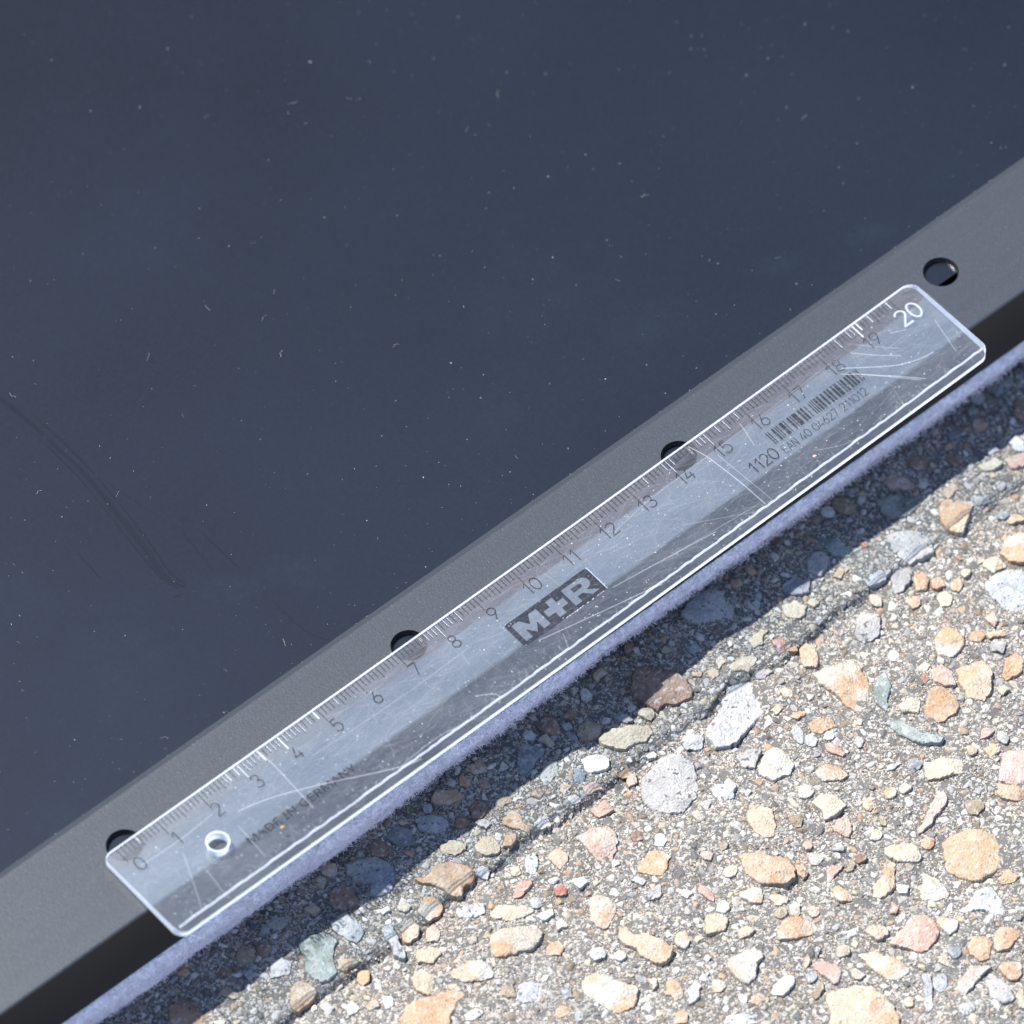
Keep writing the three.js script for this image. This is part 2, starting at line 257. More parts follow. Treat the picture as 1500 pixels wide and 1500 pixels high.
['C',858,316,879,306,880,329,853,333],['P',897,338,927,347,926,369,893,363],['T',807,288,830,283,832,305,812,309],['O',753,158,789,160,783,195,758,185],
['G',962,202,980,203,977,220,960,215],['Y',904,197,923,197,923,231,905,224],['B',921,172,954,161,968,190,948,213,923,203],
['G',428,172,459,178,485,197,494,236,474,262,452,274,421,260,437,236,418,201],['B',358,205,394,199,409,225,399,253,373,255,349,235],
['L',319,252,358,255,367,281,350,316,328,321,319,295,313,271],['N',234,253,255,247,293,264,304,295,282,313,244,353,217,342,216,306,231,282],
['O',148,338,178,315,199,327,196,361,175,368,142,370,139,355],['T',129,193,156,186,168,208,153,226,123,219],['B',174,195,189,208,188,238,165,231],
['L',162,253,198,253,201,280,186,292,153,282],['B',-35,199,-5,200,7,223,-2,264,-22,277,-73,233],['B',84,198,105,197,105,216,84,222],['L',117,232,137,234,134,253,111,252],
['T',49,240,75,233,85,272,64,266],['G',195,182,228,180,261,190,252,207,219,203,198,197],['O',275,331,298,345,304,362,271,364,262,351],
['S',412,296,430,299,427,312,412,308],['S',220,419,241,418,239,442,214,438],['B',488,174,513,170,519,207,497,213,482,194],['T',355,159,376,159,379,174,358,187],
['Y',303,195,326,193,328,216,306,217],['Y',439,313,462,311,467,330,445,330],['R',531,217,552,236,534,245],['L',185,383,202,385,202,409,178,413],
];
const parts = {}, polys = [];
const inside = (P, x, z) => { let c = false; for (let i = 0, j = P.length - 1; i < P.length; j = i++) if ((P[i][1] > z) !== (P[j][1] > z) && x < (P[j][0] - P[i][0]) * (z - P[i][1]) / (P[j][1] - P[i][1]) + P[i][0]) c = !c; return c; };
function addStone(P, kind) {
  let cx = 0, cz = 0, r = 0, ar = 0; for (const p of P) { cx += p[0] / P.length; cz += p[1] / P.length; }
  P.forEach((p, i) => { const q = P[(i + 1) % P.length]; r = Math.max(r, Math.hypot(p[0] - cx, p[1] - cz)); ar += (p[0] * q[1] - q[0] * p[1]) / 2; });
  const size = Math.sqrt(Math.abs(ar));
  mesh(part('stone', ground, parts), stoneGeo(P, clamp(0.035 + 0.055 * size * rr(0.6, 1.4), 0.035, 0.105)), stoneMat[kind][Math.floor(rnd() * 3)], ground);
  polys.push({ P, cx, cz, r });
}
for (const [kind, ...n] of STONES) { const P = []; for (let i = 0; i < n.length; i += 2) P.push([n[i] / 100, n[i + 1] / 100]); addStone(P, kind); }
const cells = new Map(), cellOf = (x, z) => Math.floor(x / 0.5) * 1000 + Math.floor(z / 0.5);
const inSight = (u, v, m = 0) => v > 1.15 && (v - 0.03) < (u + 3.03) * 0.861 + m && (v - 12.96) < -(u - 11.98) * 1.08 + m;   // the part of the paving the picture shows, and a margin
const free = (u, v, r, gap = 0.7) => {
  for (const p of polys) { const d = Math.hypot(u - p.cx, v - p.cz); if (d < p.r + r && (inside(p.P, u, v) || [0, 1, 2, 3, 4, 5, 6, 7].some((k) => inside(p.P, u + r * gap * Math.cos(k * 0.785), v + r * gap * Math.sin(k * 0.785))))) return false; }
  for (let a = -1; a <= 1; a++) for (let b = -1; b <= 1; b++) for (const q of cells.get(cellOf(u + a * 0.5, v + b * 0.5)) ?? []) if (Math.hypot(u - q[0], v - q[1]) < (r + q[2]) * 0.78) return false;
  return true;
};
const take = (u, v, r) => { const k = cellOf(u, v); if (!cells.has(k)) cells.set(k, []); cells.get(k).push([u, v, r]); };
for (let tries = 0, n = parts.stone + 1; n < 300 && tries < 60000; tries++) {    // the middling stones between the large ones
  const u = rr(-4, 24), v = rr(1.3, 14), r = tries < 20000 ? rr(0.13, 0.2) : rr(0.11, 0.15);
  if (!inSight(u, v, 0.1) || !free(u, v, r, 0.95)) continue;
  const m = 6 + Math.floor(rnd() * 3), el = rr(0.65, 1), th = rr(0, 6.28), P = [];
  for (let k = 0; k < m; k++) { const a = k / m * 6.283 + rr(-0.25, 0.25), q = r * rr(0.75, 1.05), x = q * Math.cos(a), z = q * el * Math.sin(a); P.push([u + x * Math.cos(th) - z * Math.sin(th), v + x * Math.sin(th) + z * Math.cos(th)]); }
  addStone(P, 'OCYPKWSLWCYTSBWG'[Math.floor(rnd() * 16)]); n++;
}
// chips and sand between them: past counting
const tones = [[0.38, 0.38, 0.37], [0.44, 0.44, 0.44], [0.30, 0.30, 0.30], [0.36, 0.32, 0.25], [0.36, 0.36, 0.35], [0.25, 0.255, 0.26], [0.30, 0.21, 0.14], [0.17, 0.17, 0.175], [0.25, 0.245, 0.25], [0.28, 0.21, 0.17], [0.36, 0.35, 0.33], [0.40, 0.40, 0.40], [0.10, 0.10, 0.105], [0.30, 0.28, 0.24], [0.16, 0.13, 0.10]];
const chipGeos = [0, 1, 2, 3, 4].map(() => { const g = new THREE.IcosahedronGeometry(M, 2), p = g.attributes.position, s = Math.floor(rnd() * 999);
  const cut = [0, 1, 2, 3].map(() => new THREE.Vector3(rr(-1, 1), rr(-0.6, 1), rr(-1, 1)).normalize()), q = new THREE.Vector3();
  for (let i = 0; i < p.count; i++) { q.fromBufferAttribute(p, i).divideScalar(M); for (const c of cut) { const d = q.dot(c); if (d > 0.52) q.addScaledVector(c, 0.52 - d); } q.multiplyScalar(1 + 0.25 * (vn(q.x * 2 + 9, q.y * 2 + q.z * 2 + 9, s) - 0.5)).multiplyScalar(M); p.setXYZ(i, q.x, q.y, q.z); }
  g.computeVertexNormals(); return g; });
const chipTex = tex(256, 128, (x, y) => { const k = 0.82 + 0.3 * (fbm(x * 12, y * 6, 901, 3, 6) - 0.4) - 0.45 * step(0.72, 0.85, vn(x * 34, y * 17, 905, 17)); return [k, k, k]; }, true);
const chipMat = new THREE.MeshStandardMaterial({ map: chipTex, color: col(1, 1, 1), roughness: 0.85 });
function scatter(name, count, r0, r1, sunk, pack, small) {
  const lists = chipGeos.map(() => []);
  for (let n = 0, tries = 0; n < count && tries < count * 14; tries++) {
    const u = rr(-6, 27), v = rr(1.2, 15.5), r = r0 + (r1 - r0) * Math.pow(rnd(), small);
    if (!inSight(u, v, 1.8) || !free(u, v, r, pack ? 0.6 : 0.2)) continue;
    if (!pack && vn(u * 2.2, v * 2.2, 301) * 0.6 + rnd() * 0.4 < 0.3) continue;
    if (pack) take(u, v, r);
    const t = tones[Math.floor(rnd() * tones.length)], w = rr(0.8, 1.1);
    lists[n % 5].push([u, relief(u, v) - r * sunk + 0.01, v, r * rr(0.8, 1.25), r * rr(0.6, 0.9), r * rr(0.7, 1), spin(rr(-0.4, 0.4), rr(0, 6.28), rr(-0.4, 0.4)), col(t[0] * w * 0.92, t[1] * w * 0.90, t[2] * w * 0.86)]);
    n++;
  }
  lists.forEach((l, i) => copies(i ? name + '_00' + i : name, chipGeos[i], chipMat, l, ground));
}
scatter('pebbles', 5000, 0.062, 0.16, 0.45, true, 1);
scatter('stone_chips', 14000, 0.028, 0.09, 0.4, true, 1.7);
scatter('sand_grains', 60000, 0.008, 0.034, 0.3, false, 1.7);

// ---------------------------------------------------------------- the dark panel, its profile and the fleece under it (their frame is turned a little against the ruler)
const TURN = -0.0076;
const frame = (o) => { o.rotation.y = TURN; o.position.set(0, 0, 1.42 * M); return o; };      // z = 0 is the profile's front edge
const T = 0.13, BACK = -2.52, SKIRT = 1.75;
{
  const pad = frame(thing('fleece_pad', 'pale lilac fleece pad squeezed between the black profile and the asphalt', 'fleece'));
  const prof = [[-46, 0.88], [-1, 0.885], [-0.12, 0.885], [-0.03, 0.87], [0.02, 0.83], [0.06, 0.75], [0.095, 0.66], [0.1, 0.52], [0.09, 0.40], [0.075, 0.28], [0.05, 0.17], [0.0, 0.07], [-0.1, -0.02], [-1, -0.05], [-46, -0.05]];
  const U0 = -14, n = 640, du = 0.08, pos = [], idx = [], uv = [];
  for (let i = 0; i <= n; i++) prof.forEach(([z, y], k) => {
    const u = U0 + i * du, live = k > 2 && k < 13 ? 1 : 0, sag = live * 0.11 * (fbm(u * 0.8, 1, 401, 3) - 0.5) * (1 - y) * 2;
    const tuck = step(3, 14, u) * 0.42 * Math.pow(clamp((0.55 - y) / 0.55), 0.8) * live;
    pos.push(u, y + live * 0.02 * (vn(u * 9, k * 1.7, 405) - 0.5), z + sag - tuck + live * (0.05 * (fbm(u * 2.2, k * 0.9, 402, 3) - 0.5) + 0.03 * (vn(u * 12, k * 2, 404) - 0.5)));
    uv.push(u / 3, k * 0.045);
    if (i < n && k < prof.length - 1) { const a = i * prof.length + k, b = a + prof.length; idx.push(a, a + 1, b, b, a + 1, b + 1); }
  });
  const pile = tex(512, 256, (x, y) => { const k = 0.45 * vn(x * 150, y * 75, 411, 75 * 2) + 0.35 * vn(x * 70, y * 35, 412, 70) + 0.2 * vn(x * 22, y * 11, 413, 22); return [k, k, k]; }, false);
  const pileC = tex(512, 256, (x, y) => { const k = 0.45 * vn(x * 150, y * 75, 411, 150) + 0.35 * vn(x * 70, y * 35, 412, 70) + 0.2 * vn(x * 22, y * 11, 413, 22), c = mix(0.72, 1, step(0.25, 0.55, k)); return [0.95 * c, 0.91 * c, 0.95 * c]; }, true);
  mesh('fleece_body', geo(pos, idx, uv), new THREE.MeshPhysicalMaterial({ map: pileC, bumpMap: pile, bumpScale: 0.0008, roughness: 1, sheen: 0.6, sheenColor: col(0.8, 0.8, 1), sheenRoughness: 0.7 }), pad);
  const curl = [0, 1, 2, 3].map(() => { const c = new THREE.CatmullRomCurve3([0, 1, 2, 3].map((k) => new THREE.Vector3(k ? rr(-0.45, 0.45) : 0, k ? rr(-0.45, 0.45) : 0, k / 3).multiplyScalar(M)));
    return new THREE.TubeGeometry(c, 5, 0.020 * M, 3); });
  const lists = curl.map(() => []);
  for (let i = 0; i < 26000; i++) {
    const u = rr(-6, 30), a = rnd(), y = mix(0.1, 0.86, a), z = 0.10 * Math.sin(Math.PI * clamp(a * 0.9 + 0.08)) - 0.02 - 0.12 * Math.pow(1 - a, 4) - step(3, 14, u) * 0.42 * Math.pow(clamp((0.55 - y) / 0.55), 0.8) + 0.11 * (fbm(u * 0.8, 1, 401, 3) - 0.5) * (1 - y) * 2, s = rr(0.07, 0.17), w = rr(0.75, 1.05);
    lists[i % 4].push([u, y, z, s, s, s, spin(rr(-1.1, 1.1), rr(-1.3, 1.3), rr(0, 6.28)), col(0.95 * w, 0.90 * w, 0.95 * w)]);
  }
  const fm = new THREE.MeshStandardMaterial({ color: col(1, 1, 1), roughness: 1 });
  lists.forEach((l, i) => copies(i ? 'fleece_fibres_00' + i : 'fleece_fibres', curl[i], fm, l, pad));
}
const touch = [ // rubbed streaks and smears in the dust film of the panel, in centimetres: points, width, strength (+ wiped, - dusty)
  [[[4.9, -10.6], [5.05, -9.6], [5.13, -7.5], [4.93, -5.35], [4.80, -4.45], [4.96, -3.95]], 0.10, 0.5], [[[5.25, -9.6], [5.3, -7.5], [5.1, -5.35], [4.95, -4.4], [5.02, -3.98]], 0.04, 0.6],
  [[[4.98, -9.0], [5.0, -7.4], [4.8, -5.35], [4.74, -4.4], [4.9, -3.9]], 0.03, 0.6], [[[5.12, -8.6], [5.17, -7.3], [4.98, -5.2], [4.86, -4.3], [5.03, -3.88]], 0.03, 0.6], [[[3.88, -6.3], [3.83, -5.17], [3.93, -4.55], [4.07, -4.3], [4.5, -4.0], [5.0, -3.85]], 0.035, 0.6],
  [[[6.01, -5.2], [6.07, -3.14], [6.12, -1.6], [6.4, -1.05]], 0.03, 0.5], [[[5.75, -5.1], [5.62, -3.9]], 0.025, 0.4], [[[5.3, -7.2], [5.6, -5.7]], 0.025, 0.3],
];
const panelTex = (() => {
  const W = 2048, H = 1536, U0 = -6, V0 = -24, f = new Float32Array(W * H);
  const sc = W / 36;
  const dot = (x, y, r, a) => { const R = Math.ceil(r * 2); for (let j = Math.max(0, Math.floor(y - R)); j <= Math.min(H - 1, y + R); j++) for (let i = Math.max(0, Math.floor(x - R)); i <= Math.min(W - 1, x + R); i++) { const q = Math.exp(-((i - x) ** 2 + (j - y) ** 2) / (r * r)); const k = j * W + i; if (a > 0) f[k] = Math.max(f[k], a * q); else f[k] = Math.min(f[k], a * q); } };
  for (const [P, w, a] of touch) { const c = new THREE.CatmullRomCurve3(P.map(([x, y]) => new THREE.Vector3(x, y, 0))).getPoints(500); c.forEach((p, i) => dot((p.x - U0) * sc, (p.y - V0) * sc, w * sc * 0.48 * (0.6 + 0.6 * vn(i * 0.05, 3, 9)), Math.min(0.95, a * 1.15) * step(0, 60, i) * (0.7 + 0.5 * vn(i * 0.1, 7, 9)))); }
  for (const [x, y, r, a, e, t] of [[20.96, -1.75, 0.5, -0.5, 0.25, 0.5], [19.0, -2.4, 0.5, -0.4, 0.3, 0.2], [-0.33, -1.42, 0.5, -0.3, 0.6, 1], [6.9, -2.9, 0.6, -0.35, 0.5, 0.8], [5.6, -3.4, 0.55, -0.45, 0.4, 0.5], [9.8, -11.5, 1.4, -0.25, 0.6, 0.5], [15, -5, 1.6, -0.22, 0.5, 0.4], [3, -3.5, 1.4, -0.25, 0.5, 2], [16, -3, 0.8, -0.3, 0.4, 0.3], [12.3, -3.1, 0.7, -0.25, 0.5, 2.2], [2.2, -6, 1.0, -0.2, 0.4, 1.3]])
    for (let k = 0; k < 60; k++) { const q = rr(-1, 1), s = rr(-1, 1) * e; dot((x + r * (q * Math.cos(t) - s * Math.sin(t)) - U0) * sc, (y + r * (q * Math.sin(t) + s * Math.cos(t)) - V0) * sc, r * sc * rr(0.08, 0.3), 1.2 * a * rr(0.3, 1) * (1 - Math.abs(q) * 0.6)); }
  return tex(W, H, (x, y) => {
    const i = Math.min(W - 1, Math.floor(x * W)), j = Math.min(H - 1, Math.floor(y * H)), w = f[j * W + i], film = (1.75 - 1.45 * clamp(x * 0.5 + (1 - y) * 0.6)) * 0.7 + 0.5 * (fbm(x * 9, y * 7, 501, 4) - 0.3) + 0.22 * (hash(i, j, 503) - 0.5) + 0.25 * (vn(x * 700, y * 500, 505) - 0.5);  // film thickens to the lower left, painting in part of the sun's sheen
    const k = clamp(film * (1 - Math.max(w, 0)) + Math.max(-w, 0) * 0.8, 0, 1.6);
    return [0.0002 + 0.0038 * k, 0.0006 + 0.0054 * k, 0.0012 + 0.0092 * k];
  }, true, false);
})();
{
  const panel = frame(thing('dark_panel', 'large smooth dark blue-grey panel with a thin film of dust', 'panel'));
  const g = new THREE.BoxGeometry(70 * M, (BAR_TOP - T - 0.9) * M, 44 * M); g.translate(10 * M, (BAR_TOP - T + 0.9) / 2 * M, (-1.29 - 22) * M);
  const p = g.attributes.position, uv = g.attributes.uv;
  for (let i = 0; i < uv.count; i++) uv.setXY(i, (p.getX(i) / M + 6) / 36, (p.getZ(i) / M + 1.42 + 24) / 27);
  panelTex.wrapS = panelTex.wrapT = THREE.MirroredRepeatWrapping;
  mesh('panel_sheet', g, new THREE.MeshPhysicalMaterial({ map: panelTex, roughness: 0.26, ior: 1.40 }), panel);
}
const HOLES = [-6.9, 0.26, 7.38, 14.36, 21.35, 28.35], HOLE_Z = -1.44, HOLE_R = 0.345;
{
  const bar = frame(thing('black_profile', 'matt black edge profile with round holes along the dark panel', 'profile'));
  const sec = new THREE.Shape();                         // the section: top flange with a sloping back edge, front skirt, foot turned inwards
  [[BACK, BAR_TOP - T + 0.004], [BACK, BAR_TOP - 0.045], [BACK + 0.13, BAR_TOP], [-0.045, BAR_TOP], [-0.012, BAR_TOP - 0.012], [0, BAR_TOP - 0.045], [0, 0.93], [-0.03, 0.9], [-0.9, 0.9], [-0.9, 1.02], [-0.14, 1.02], [-0.14, BAR_TOP - T + 0.004]].forEach(([z, y], k) => k ? sec.lineTo(z * M, y * M) : sec.moveTo(z * M, y * M));
  sec.closePath();
  const body = new THREE.ExtrudeGeometry(sec, { depth: 50 * M, bevelEnabled: false }); body.rotateY(-Math.PI / 2); body.translate(36 * M, 0, 0); body.clearGroups();
  const ev = new Evaluator(); ev.useGroups = false; ev.attributes = ['position', 'normal', 'uv'];
  let b = new Brush(body); b.updateMatrixWorld();
  for (const u of HOLES) {                               // drilled holes with a small chamfer
    const pts = [[0, -0.3], [HOLE_R, -0.3], [HOLE_R, -0.018], [HOLE_R + 0.022, 0.004], [HOLE_R + 0.022, 0.1], [0, 0.1]].map(([r, y]) => new THREE.Vector2(r * M, y * M));
    const c = new Brush(new THREE.LatheGeometry(pts, 64)); c.position.set(u * M, BAR_TOP * M, HOLE_Z * M); c.updateMatrixWorld();
    b = ev.evaluate(b, c, SUBTRACTION);
  }
  const g = b.geometry;
  const powder = tex(1024, 1024, (x, y) => {
    const i = Math.floor(x * 1024), j = Math.floor(y * 1024), n = 0.55 * vn(x * 300, y * 300, 611, 300) + 0.45 * hash(i, j, 612), glint = hash(Math.floor(i / 2), Math.floor(j / 2), 614) > 0.997 ? 0.12 : 0, line = 0.05 * (vn(3, y * 60, 615, 60) - 0.5);
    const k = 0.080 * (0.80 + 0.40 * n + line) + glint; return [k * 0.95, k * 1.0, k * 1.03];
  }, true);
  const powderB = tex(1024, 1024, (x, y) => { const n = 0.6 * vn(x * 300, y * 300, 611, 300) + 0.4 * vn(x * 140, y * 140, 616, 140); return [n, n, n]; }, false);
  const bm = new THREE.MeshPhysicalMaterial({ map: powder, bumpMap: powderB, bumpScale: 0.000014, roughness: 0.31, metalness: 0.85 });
  const p = g.attributes.position, uv = g.attributes.uv; for (let i = 0; i < uv.count; i++) uv.setXY(i, p.getX(i) / M / 5, (p.getZ(i) + p.getY(i)) / M / 5);
  const flat = g.toNonIndexed(), P = flat.attributes.position, Nn = flat.attributes.normal, pick = (front) => { // the flange and the skirt under its edge are two faces with their own finish
    const ids = []; for (let i = 0; i < P.count; i += 3) { const nz = Nn.getZ(i) + Nn.getZ(i + 1) + Nn.getZ(i + 2), y = Math.max(P.getY(i), P.getY(i + 1), P.getY(i + 2)); if ((nz > 2.4 && y < (BAR_TOP - 0.02) * M) === front) ids.push(i, i + 1, i + 2); }
    const q = new THREE.BufferGeometry(); for (const k of ['position', 'normal', 'uv']) { const a = flat.attributes[k], n = a.itemSize, o = new Float32Array(ids.length * n); ids.forEach((id, j) => { for (let c = 0; c < n; c++) o[j * n + c] = a.array[id * n + c]; }); q.setAttribute(k, new THREE.BufferAttribute(o, n)); }
    return q;
  };
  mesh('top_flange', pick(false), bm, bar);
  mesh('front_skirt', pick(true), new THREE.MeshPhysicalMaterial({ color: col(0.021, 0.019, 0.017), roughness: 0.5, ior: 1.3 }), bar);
}

// ---------------------------------------------------------------- the ruler (bowed: its ends stand a little off the profile)
const ruler = thing('clear_ruler', 'scratched clear plastic twenty centimetre ruler lying along the black profile', 'ruler');
const L0 = -0.32, L1 = 20.64, W = 2.387, RC = 0.24, HC = [1.57, 1.23], HR = 0.205;
const bow = (u) => BAR_TOP + 0.006 + 0.087 * ((u - 10) / 10.3) ** 2;
const thick = (v) => v < 0.56 ? mix(0.075, 0.22, v / 0.56) : v > W - 0.14 ? mix(0.22, 0.10, (v - W + 0.14) / 0.14) : 0.22;
const top = (u, v) => bow(u) + thick(v);
const under = (u, v) => { const t = thick(v); return [u + 0.453 * t, Math.max(0.006, v - 0.521 * t), bow(u) + 0.006]; };   // marks are moulded into the underside, below the place where they are seen
const vCut = (u) => { const d = Math.min(u - L0, L1 - u); return d >= RC ? 0 : RC - Math.sqrt(Math.max(0, RC * RC - (RC - d) ** 2)); };
const rp = {};
const add = (name, g, m) => mesh(part(name, ruler, rp), g, m, ruler);
const scratchMap = (() => {                              // 1 = clear, lower = scuffed white
  const w = 2048, h = 240, c = document.createElement('canvas'); c.width = w; c.height = h;
  const x = c.getContext('2d'), su = w / (L1 - L0), sv = h / W, X = (u) => (u - L0) * su, Y = (v) => v * sv;
  x.fillStyle = 'rgb(255,255,255)'; x.fillRect(0, 0, w, h);
  const line = (P, a, lw) => { x.strokeStyle = `rgba(0,0,0,${a * 0.23})`; x.lineWidth = lw; x.beginPath(); P.forEach(([u, v], i) => { if (!i) x.moveTo(X(u), Y(v)); else if (i < P.length - 1) x.quadraticCurveTo(X(u), Y(v), X((u + P[i + 1][0]) / 2), Y((v + P[i + 1][1]) / 2)); else x.lineTo(X(u), Y(v)); }); x.stroke(); };
  for (let i = 0; i < 4200; i++) { const u = rr(L0, L1), v = rr(0, W), a = rnd() < 0.55 ? rr(-0.35, 0.5) : rr(0, 3.14), l = Math.pow(rnd(), 2) * 1.1 + 0.05, k = rr(-0.25, 0.25); line([[u, v], [u + l * Math.cos(a) / 2, v + l * Math.sin(a) / 2], [u + l * Math.cos(a + k), v + l * Math.sin(a + k)]], rr(0.03, 0.15), rr(0.5, 1)); }
  for (let i = 0; i < 900; i++) { x.fillStyle = `rgba(0,0,0,${rr(0.05, 0.3)})`; x.beginPath(); x.arc(X(rr(L0, L1)), Y(Math.pow(rnd(), 0.6) * W), rr(0.4, 1.3), 0, 6.3); x.fill(); }
  for (let i = 0; i < 260; i++) { const u = rr(L0, L1), v = W - 0.16 - Math.abs(rr(-0.14, 0.14)) * rr(0, 1); const b = rr(-0.07, 0.07); line([[u, v], [u + b, v - rr(0.02, 0.10)]], rr(0.1, 0.5), 0.8); }
  for (const [P, a, lw] of [ // the long ones
    [[[3.53, 0.1], [3.5, 0.9], [3.46, 1.83]], 0.55, 1.4], [[[14.6, 0.1], [14.75, 1.2], [14.78, 2.2]], 0.7, 1.3], [[[14.85, 0.7], [14.95, 2.2]], 0.4, 1.1], [[[15.7, 0.4], [15.55, 1.0]], 0.5, 1.2], [[[2.3, 0.95], [2.78, 1.03], [3.92, 1.5], [5.37, 2.24], [5.8, 2.3]], 0.6, 1.6],
    [[[5.37, 2.2], [6.2, 2.1], [7.0, 2.25]], 0.4, 1.5], [[[9.3, 1.72], [10.6, 2.0], [12.0, 2.28]], 0.6, 1.3], [[[11.2, 1.72], [12.2, 1.85], [13.6, 2.05]], 0.5, 1.2], [[[9.6, 2.25], [9.75, 1.9]], 0.4, 1.2], [[[18.1, 0.75], [18.6, 1.15], [19.0, 1.45], [19.5, 1.64], [19.75, 1.66]], 0.65, 1.4],
    [[[18.0, 0.85], [18.6, 1.4], [19.2, 2.05]], 0.6, 1.4], [[[18.2, 1.0], [18.7, 1.55], [19.1, 2.0]], 0.5, 1.2], [[[18.5, 0.6], [18.8, 0.95], [19.2, 1.3]], 0.55, 1.2], [[[18.7, 0.5], [19.0, 0.85], [19.3, 1.15]], 0.4, 1.1], [[[19.4, 0.75], [19.7, 0.9]], 0.5, 1.2], [[[20.1, 1.95], [20.3, 1.1]], 0.5, 1.1], [[[1.0, 1.6], [0.9, 2.3]], 0.35, 1.6], [[[0.9, 1.0], [0.6, 1.7], [0.35, 2.25]], 0.3, 1.8],
    [[[2.1, 1.2], [2.05, 2.1]], 0.35, 1.5], [[[0.1, 0.7], [0.9, 0.75], [1.9, 0.68]], 0.3, 2], [[[4.2, 0.9], [6.4, 1.0], [8.2, 0.95]], 0.18, 2], [[[7.5, 1.9], [7.9, 2.1], [7.8, 2.3]], 0.5, 1.5], [[[12.5, 1.9], [14.6, 2.1]], 0.25, 1.3], [[[13.2, 1.5], [14.5, 2.2]], 0.25, 1.2], [[[16.4, 1.9], [16.9, 2.2], [17.4, 2.2]], 0.3, 1.2], [[[12.1, 0.75], [12.9, 0.62], [14.0, 0.6], [16.4, 0.55], [18.3, 0.5]], 0.25, 1.2]]) line(P, a, lw);
  const px = x.getImageData(0, 0, w, h).data;
  return tex(w, h, (p, q) => { const i = Math.floor(p * w), j = Math.floor(q * h), k = (px[(j * w + i) * 4] / 255) * (1 - 0.004 - 0.006 * hash(i, j, 703)); return [k, k, k]; }, false, false);
})();
// the underside's dull film, with blue sky reflection and scattered light painted into it
const skyFree = (u, v) => step(0.50, 0.44, v + 0.05 * (fbm(u * 1.5, v * 3, 707, 3) - 0.5)) * step(4, 11, u);  // strip where the painted sky reflection is left out
const filmGlowMap = tex(1024, 128, (p, q) => { const u = p * 21, v = q * 2.4, h = (0.013 + 0.022 * step(1.47, 1.41, v - 0.0076 * u + 0.03 * (fbm(u * 3, v * 3, 709, 2) - 0.5)) + 0.016 * step(0.3, 0.75, fbm(u * 1.1, v * 2.2, 701, 4)) + 0.008 * (fbm(u * 9, v * 9, 705, 2) - 0.5) + 0.02 * step(4.5, -0.3, u)) * (1 - 0.75 * skyFree(u, v)), k = 1 - clamp(h); return [k, k, k]; }, false, false);  // denser over the profile, in place of light scattered under the ruler
const skyTint = tex(512, 64, (p, q) => { const c = skyFree(p * 21, q * 2.4); return [mix(0.90, 1, c), mix(0.95, 0.945, c), mix(1, 0.945, c)]; }, true, false);  // blue of the reflected sky put into the colour
const clearBevel = new THREE.MeshPhysicalMaterial({ color: col(0.98, 0.98, 0.985), transmission: 1, thickness: 0, transmissionMap: scratchMap, roughness: 0.06, ior: 1.49, specularIntensity: 0.3 });
const clear = new THREE.MeshPhysicalMaterial({ color: col(0.96, 0.98, 1), transmission: 1, thickness: 0, transmissionMap: scratchMap, roughness: 0.06, ior: 1.49 });
const clearUnder = new THREE.MeshPhysicalMaterial({ map: skyTint, transmission: 1, transmissionMap: filmGlowMap, thickness: 0, roughness: 0.06, ior: 1.49 });
const paintedGlow = new THREE.MeshPhysicalMaterial({ color: col(0.90, 0.94, 1), transmission: 0.82, thickness: 0, roughness: 0.8, ior: 1.49 });  // diffuse white stands in for light glowing inside the plastic's edges
const worn = new THREE.MeshPhysicalMaterial({ color: col(0.88, 0.93, 1), transmission: 0.84, thickness: 0, roughness: 0.75, ior: 1.49 });  // scuffed plastic, whitened to stand in for glints on edges and marks
const ink = new THREE.MeshPhysicalMaterial({ color: col(0.004, 0.0042, 0.005), roughness: 0.9, specularIntensity: 0.1 });
const greyInk = new THREE.MeshPhysicalMaterial({ color: col(0.009, 0.009, 0.010), roughness: 0.9, specularIntensity: 0.1 });
